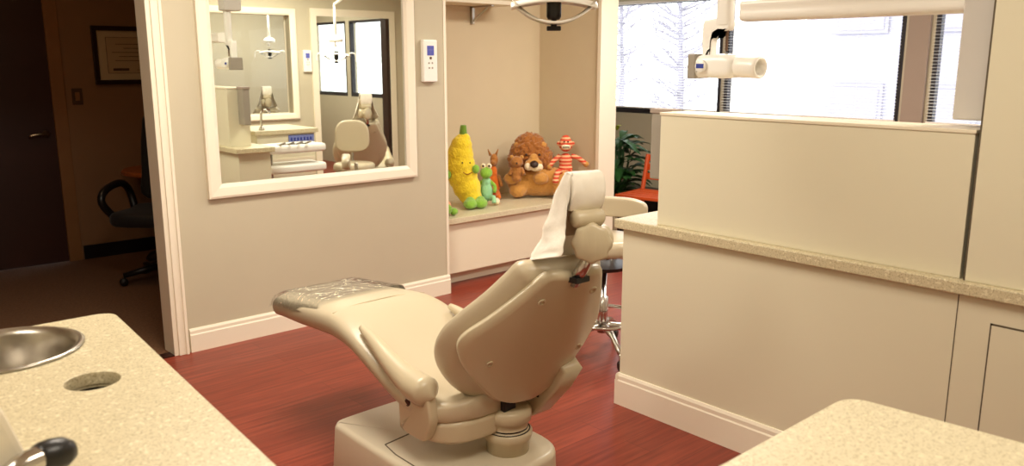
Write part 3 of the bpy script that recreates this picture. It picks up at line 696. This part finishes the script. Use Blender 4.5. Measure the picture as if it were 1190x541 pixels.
for x, y in ((.05, -.13), (.125, -.09)): blob('foot', [((x, y, .035), (.052, .062, .036)), ((x, y+.02, .045), (.036, .04, .04))], 'green', t, .007, .006)
link('smile', tube(smooth_path([(-.0, -.093, .262), (.03, -.096, .247), (.065, -.088, .262)], 4), .004, 6), 'mouth', t, True)
for x in (-.005, .05): link('eye', lathe([(.006, 0), (.003, .004)], (x, -.086, .33), (0, -1, 0), 10), 'nose', t)

t = plush('frog_plush', 'slim mint green frog plush beside the banana', 3.975, 4.735)
blob('body', [((0, 0, .09), (.05, .045, .075)), ((0, 0, .16), (.038, .034, .05))], 'mint', t, .006, .004)
blob('head', [((0, -.01, .235), (.048, .042, .045)), ((0, -.035, .225), (.040, .025, .024))], 'green', t, .006, .004)
for x in (-.022, .022):
    e = link('eye', lathe([(.001, -.022), (.016, -.015), (.021, 0), (.016, .015), (.001, .022)], (x, -.012, .285)), 'cream', t, True)
    link('pupil', lathe([(.009, 0), (.004, .004)], (x, -.031, .288), (0, -1, 0), 10), 'nose', e)
for s_ in (-1, 1):
    link('arm', tube(smooth_path([(s_*.03, 0, .17), (s_*.065, -.01, .13), (s_*.06, -.03, .09)], 4), .014, 8), 'green', t, True)
    link('leg', tube(smooth_path([(s_*.03, -.02, .04), (s_*.055, -.07, .06), (s_*.06, -.09, .02)], 4), .017, 8), 'mint', t, True)
blob('shoe', [((.075, -.04, .025), (.03, .04, .026))], 'cream', t, .006)

t = plush('giraffe_plush', 'small orange plush with long neck behind the frog', 4.175, 4.89)
blob('body', [((0, 0, .10), (.055, .045, .085)), ((.0, 0, .20), (.035, .03, .06))], 'orange', t, .007, .006)
blob('head', [((.008, 0, .30), (.032, .032, .052)), ((.0, -.03, .28), (.022, .03, .02))], 'brown', t, .006, .005)
for s_ in (-1, 1):
    link('ear', tube([(s_*.02, 0, .335), (s_*.04, 0, .385)], [.012, .003], 8), 'brown', t, True)
    link('leg', tube(smooth_path([(s_*.03, -.02, .05), (s_*.04, -.06, .03), (s_*.04, -.10, .022)], 3), .022, 8), 'orange', t, True)
    link('arm', tube([(s_*.04, 0, .18), (s_*.065, -.03, .10)], .015, 8), 'brown', t, True)

t = plush('bear_plush', 'large tan lion-like plush with shaggy brown head lying across the bench', 4.52, 4.72)
blob('body', [((0.0, 0, .115), (.24, .12, .115)), ((.13, -.01, .11), (.12, .12, .11)), ((-.13, -.01, .10), (.10, .11, .10)), ((-.16, -.10, .06), (.06, .05, .055)), ((.13, -.10, .07), (.05, .05, .055))], 'tan', t, .011, .012)
hd = blob('head', [((-.075, -.01, .315), (.14, .11, .135)), ((-.155, 0, .27), (.07, .08, .09)), ((.02, 0, .27), (.07, .08, .09)), ((-.075, 0, .40), (.10, .09, .07))], 'mane', t, .009, .045)
for x in (-.16, .015): blob('ear', [((x, -.05, .385), (.028, .02, .028))], 'tan', hd, .006, .004)
mz = blob('muzzle', [((-.05, -.125, .255), (.065, .05, .042)), ((-.05, -.115, .29), (.035, .035, .045))], 'tan', hd, .007, .004)
blob('chin', [((-.032, -.150, .238), (.05, .032, .032)), ((-.085, -.150, .242), (.03, .028, .03))], 'cream', hd, .006, .003)
link('nose', lathe([(.001, -.02), (.024, -.012), (.03, 0), (.024, .012), (.001, .018)], (-.047, -.178, .262), (0, -.8, .6), 16), 'nose', hd, True)
for x in (-.1, -.01): link('eye', lathe([(.009, 0), (.008, .006), (.003, .01)], (x, -.125, .325), (0, -1, .1), 10), 'nose', hd, True)
for x in (-.20, .0): blob('paw', [((x, -.12, .15), (.055, .05, .045))], 'tan', t, .008, .008)

t.scale = (1.13, 1.05, 1.06)
t = plush('brown_bear_plush', 'small brown plush leaning on the left cheek of the big one', 4.26, 4.71, z=.67)
blob('body', [((0, 0, .045), (.045, .035, .055)), ((0, 0, .0), (.04, .04, .03))], 'brown', t, .006, .006)
h2 = blob('head', [((0, -.01, .125), (.05, .042, .045)), ((0, -.045, .115), (.025, .02, .02))], 'brown', t, .006, .006)
for x in (-.038, .038): blob('ear', [((x, 0, .16), (.018, .012, .018))], 'tan', h2, .005)
link('nose', lathe([(.008, 0), (.004, .006)], (0, -.064, .12), (0, -1, 0), 10), 'nose', h2)
for s_ in (-1, 1): link('arm', tube([(s_*.035, 0, .075), (s_*.055, -.03, .03)], .015, 8), 'brown', t, True)

t = plush('monkey_plush', 'red and cream striped sock monkey sitting on the big plush', 4.645, 4.565, z=.69)
blob('torso', [((0, 0, .03), (.052, .042, .05)), ((0, 0, .085), (.048, .038, .055))], 'stripes', t, .006)
h3 = blob('head', [((0, -.005, .20), (.05, .045, .052)), ((0, .0, .235), (.035, .035, .03))], 'stripes', t, .006)
blob('muzzle', [((0, -.04, .185), (.034, .02, .020))], 'cream', h3, .005)
link('mouth', tube([(-.022, -.058, .186), (.022, -.058, .186)], .0035, 6), 'nose', h3)
for x in (-.05, .05): blob('ear', [((x, 0, .205), (.015, .01, .018))], 'stripes', h3, .005)
for x in (-.013, .013): link('eye', lathe([(.006, 0), (.003, .004)], (x, -.046, .222), (0, -1, 0), 10), 'nose', h3)
for s_ in (-1, 1):
    ends = [(s_*.04, 0, .12), (s_*.085, -.02, .085), (s_*.115, -.03, .045)] if s_ < 0 else [(.04, 0, .12), (.095, .0, .10), (.145, .0, .06)]
    a_ = link('arm', tube(smooth_path(ends, 4), .017, 10), 'stripes', t, True)
    blob('paw', [(ends[-1], (.022, .02, .022))], 'tan', a_, .005)
    ends = [(s_*.03, -.02, .01), (s_*.06, -.10, .015), (s_*.075, -.13, -.04)] if s_ < 0 else [(.02, -.02, .005), (.03, -.10, .01), (.05, -.14, -.0)]
    l_ = link('leg', tube(smooth_path(ends, 4), .020, 10), 'stripes', t, True)
    blob('foot', [(ends[-1], (.024, .026, .022))], 'tan' if s_ > 0 else 'stripes', l_, .005)

t.scale = (1.12, 1.12, 1.12)
t = plush('turtle_plush', 'small green and salmon plush peeking out by the alcove edge', 3.475, 4.60)
blob('body', [((0, 0, .055), (.05, .06, .05)), ((-.03, 0, .09), (.035, .04, .05))], 'pink', t, .006, .006)
blob('head', [((.02, -.07, .045), (.042, .04, .04))], 'green', t, .006, .004)
for x, y in ((-.04, -.08), (.07, -.04)): blob('foot', [((x, y, .025), (.03, .035, .026))], 'green', t, .006, .004)

# ------------------------------------------------------------------ corridor beyond the post: plant, orange seat
t = thing('potted_plant', 'bushy dark green potted plant by the window wall', 'plant', (5.86, 5.10, 0))
link('pot', lathe([(.12, 0), (.15, .02), (.19, .30), (.20, .33), (.18, .33), (.17, .29)]), 'potb', t, True)
link('soil', lathe([(.165, .285), (.16, .295)]), 'soil', t)
bm = bmesh.new(); bs = bmesh.new(); bl = bmesh.new()
def leafmesh(bm, o_, d, up_, L_, W_):
    s_ = d.cross(up_).normalized(); prev = None
    for i in range(7):
        f = i/6; p = o_+d*(L_*f)-Vector((0, 0, 1))*(L_*.55*f*f); wd = W_*math.sin(PI*min(1, f*.93+.05))**.8
        row = [bm.verts.new(p-s_*wd), bm.verts.new(p+up_*(-wd*.3)), bm.verts.new(p+s_*wd)]
        if prev:
            bm.faces.new((prev[0], prev[1], row[1], row[0])); bm.faces.new((prev[1], prev[2], row[2], row[1]))
        prev = row
for i in range(130):
    a = random.uniform(0, 2*PI); e = random.uniform(.25, 1.35); h = random.uniform(.36, .84); r = random.uniform(.03, .16)
    o_ = Vector((math.cos(a)*r, math.sin(a)*r, h)); d = Vector((math.cos(a)*math.cos(e*.7), math.sin(a)*math.cos(e*.7), math.sin(e*.7))).normalized()
    leafmesh(bm, o_, d, Vector((0, 0, 1)), random.uniform(.17, .30), random.uniform(.035, .055))
    tube([(o_.x*.2, o_.y*.2, .28), (o_.x*.7, o_.y*.7, (h+.28)/2), o_], .004, 5, bs)
for i in range(2): leafmesh(bl, Vector((-.06+.04*i, -.02, .93)), Vector((.5-i, -.2, .8)).normalized(), Vector((0, 0, 1)), .15, .035)
tube([(0, 0, .29), (-.04, 0, .95)], .006, 6, bl)
link('foliage', bm, 'leaf', t, True); link('stems', bs, 'leaf', t, True); link('yellow_leaf', bl, 'leafy', t, True)
t = thing('slatted_chair', 'orange wooden slatted chair beyond the partition end', 'chair', (5.56, 4.42, 0), math.radians(-80))
for i in range(5): link('seat_slat', B((-.24, .24, -.22+i*.09, -.15+i*.09, .42, .445)), 'orangew', t, bevel=.004)
for x in (-.22, .22):
    link('back_post', tube([(x, .22, .0), (x, .22, .44), (x, .30, .74)], .020, 8), 'orangew', t)
    link('front_leg', tube([(x, -.20, 0), (x, -.20, .42)], .018, 8), 'black', t)
for z in (.55, .63, .71): link('back_slat', B((-.22, .22, .235+(z-.44)*.26, .255+(z-.44)*.26, z-.028, z+.028)), 'orangew', t, bevel=.004)
t = thing('dark_filler_box', 'long black planter box added for the dark shadowed area along the window wall', 'filler', (6.33, 5.0, 0))  # made-up box, stands in for dark shadowed stuff low by the wall
link('box', B((-.02, .22, -1.0, 1.2, 0, .30)), 'potb', t, bevel=.01); link('rim', B((-.03, .23, -1.01, 1.21, .28, .31)), 'black', t, bevel=.004)

# ------------------------------------------------------------------ office through the left doorway
d = struct(empty('door_1', (.80, 7.1, 0)), 'dark mahogany office door with lever handle')
link('door_leaf', B((0, .85, .0, .045, .005, 2.1)), 'doorw', d)
h_ = link('door_handle', tube(smooth_path([(.78, -.045, 1.005), (.73, -.055, 1.01), (.66, -.05, 1.0)], 4), .011, 10), 'brass', d, True)
link('rose', lathe([(.030, 0), (.028, .010), (.014, .014), (.012, .05)], (.785, .002, 1.005), (0, -1, 0)), 'brass', h_, True)
struct(link('trim_10', B((1.65, 1.745, 7.08, 7.1, 0, 2.2), (.70, .80, 7.08, 7.1, 0, 2.2), (.70, 1.745, 7.08, 7.1, 2.1, 2.2)), 'frwood', bevel=.003))
t = thing('framed_certificate', 'dark framed certificate with cream mat on the office wall', 'framed certificate', (2.26, 7.1, 1.37))
F_ = .035; W_, H2 = .58, .45
link('frame', B((-W_/2, W_/2, -.03, 0, 0, F_), (-W_/2, W_/2, -.03, 0, H2-F_, H2), (-W_/2, -W_/2+F_, -.03, 0, F_, H2-F_), (W_/2-F_, W_/2, -.03, 0, F_, H2-F_)), 'dkwood', t, bevel=.004)
link('mat_board', B((-W_/2+F_, W_/2-F_, -.010, -.002, F_, H2-F_)), 'mat_', t)
ce = link('certificate', B((-.19, .19, -.013, -.010, .085, .365)), 'cert', t)
link('border', B((-.19, .19, -.0145, -.013, .085, .088), (-.19, .19, -.0145, -.013, .362, .365), (-.19, -.187, -.0145, -.013, .085, .365), (.187, .19, -.0145, -.013, .085, .365)), 'ink', ce)
bm = bmesh.new()
for i, wv in enumerate((.12, .06, .15, .10, .13)): box(bm, -wv, wv, -.0145, -.013, .31-i*.032, .314-i*.032)
box(bm, -.15, -.03, -.0145, -.013, .105, .125); box(bm, .03, .14, -.0145, -.013, .11, .113)
link('lettering', bm, 'ink', ce)
t = thing('light_switch', 'brown light switch plate on the office wall beside the door', 'light switch', (1.83, 7.1, 1.22))
link('plate', B((-.038, .038, -.007, 0, 0, .125)), 'ink', t, bevel=.003); link('rocker', B((-.016, .016, -.013, -.006, .03, .095)), 'frwood', t, bevel=.002)
t = thing('office_chair', 'black office armchair on a star base in the dark office', 'office chair', (2.03, 6.0, 0), math.radians(-42))
link('seat', pad(closed_smooth([(-.25, -.25), (.25, -.25), (.26, 0), (.24, .24), (-.24, .24), (-.26, 0)], 4), lambda u, v, n: Vector((u, v, .43+n)), .10, .04), 'blackfab', t, True)
link('backrest', pad(closed_smooth([(-.22, 0), (.22, 0), (.25, .2), (.24, .5), (.18, .62), (-.18, .62), (-.24, .5), (-.25, .2)], 4), lambda u, v, n: Vector((u, .22+n+v*.12, .56+v)), .09, .035), 'blackfab', t, True)
for s_ in (-1, 1): link('armrest', tube(smooth_path([(s_*.27, .16, .47), (s_*.31, .18, .62), (s_*.31, .05, .70), (s_*.31, -.18, .68), (s_*.31, -.24, .60), (s_*.27, -.14, .47)], 5), .026, 10), 'black', t, True)
link('gas_column', lathe([(.03, .08), (.03, .43)]), 'black', t)
for k in range(5):
    a = 2*PI*k/5; dd = Vector((math.cos(a), math.sin(a), 0))
    lg = link('leg', tube([dd*.02+Vector((0, 0, .12)), dd*.30+Vector((0, 0, .075))], [.028, .018], 10), 'black', t, True)
    link('caster', lathe([(.026, -.02), (.03, 0), (.026, .02)], dd*.30+Vector((0, 0, .03)), (-dd.y, dd.x, 0), 14), 'black', lg, True)
t = thing('round_table', 'round orange wood table behind the office chair', 'table', (2.36, 6.72, 0))
link('table_top', lathe([(.34, .68), (.36, .69), (.36, .71), (.35, .72)], n=40), 'tablew', t); link('pedestal', lathe([(.24, 0), (.22, .03), (.05, .07), (.04, .66)]), 'black', t, True)

# ------------------------------------------------------------------ ceiling troffers
LB = ['ceiling light panel over the foot of the chair', 'ceiling light panel over the head of the chair', 'ceiling light panel beyond the partition near the mirror wall', 'ceiling light panel above the second chair', 'ceiling light panel above the left counter']
for (x, y, p), lb in zip(LAMPS, LB):
    t = thing('ceiling_light', lb, 'ceiling light', (x, y, CEIL), 0, 'ceiling light panels')
    link('frame', B((-.60, .60, -.30, -.26, -.02, 0), (-.60, .60, .26, .30, -.02, 0), (-.60, -.56, -.26, .26, -.02, 0), (.56, .60, -.26, .26, -.02, 0)), 'trim', t)
    link('diffuser', B((-.56, .56, -.26, .26, -.012, -.002)), 'diff', t)

# ------------------------------------------------------------------ outside
struct(link('ground_outside', B((XR+.12, 40, -25, 35, -1.2, -1.1)), 'pave'))
t = thing('outside_building', 'pale building far outside, faint through the blinds', 'building', (17, 6.5, -1.1))
link('wall', B((0, 5, -7, 3, 0, 5.2)), 'brick', t)
for y in (-6, -4.2, -2.4, -.6, 1.2):
    for z in (1.0, 3.2): f = link('window', B((-.06, 0, y, y+1.1, z, z+1.2)), 'bark', t); link('pane', B((-.08, -.06, y+.08, y+1.02, z+.08, z+1.12)), 'bark', f)
for i, (x, y) in enumerate(((17.5, 13.2), (21.5, 18.6))):
    t = thing('bare_tree', ['bare grey tree outside, nearer the blinds', 'bare grey tree outside, behind the other one'][i], 'tree', (x, y, -1.1))
    bm = bmesh.new(); tube([(0, 0, 0), (.1, 0, 2.0), (0, .1, 5)], [.14, .09, .03], 8, bm)
    for k in range(60):
        z = random.uniform(1.2, 4.6); a = random.uniform(0, 2*PI); L_ = random.uniform(.6, 1.5)
        p = Vector((.05, .03, z)); q = p+Vector((math.cos(a)*L_, math.sin(a)*L_, L_*.5)); tube([p, (p+q)/2+Vector((0, 0, -.05)), q], [.035, .022, .008], 5, bm)
        for j in range(3):
            e = q+Vector((random.uniform(-.5, .5), random.uniform(-.5, .5), random.uniform(-.1, .5))); tube([(p+q)/2, e], [.012, .005], 4, bm)
    link('branches', bm, 'bark', t)
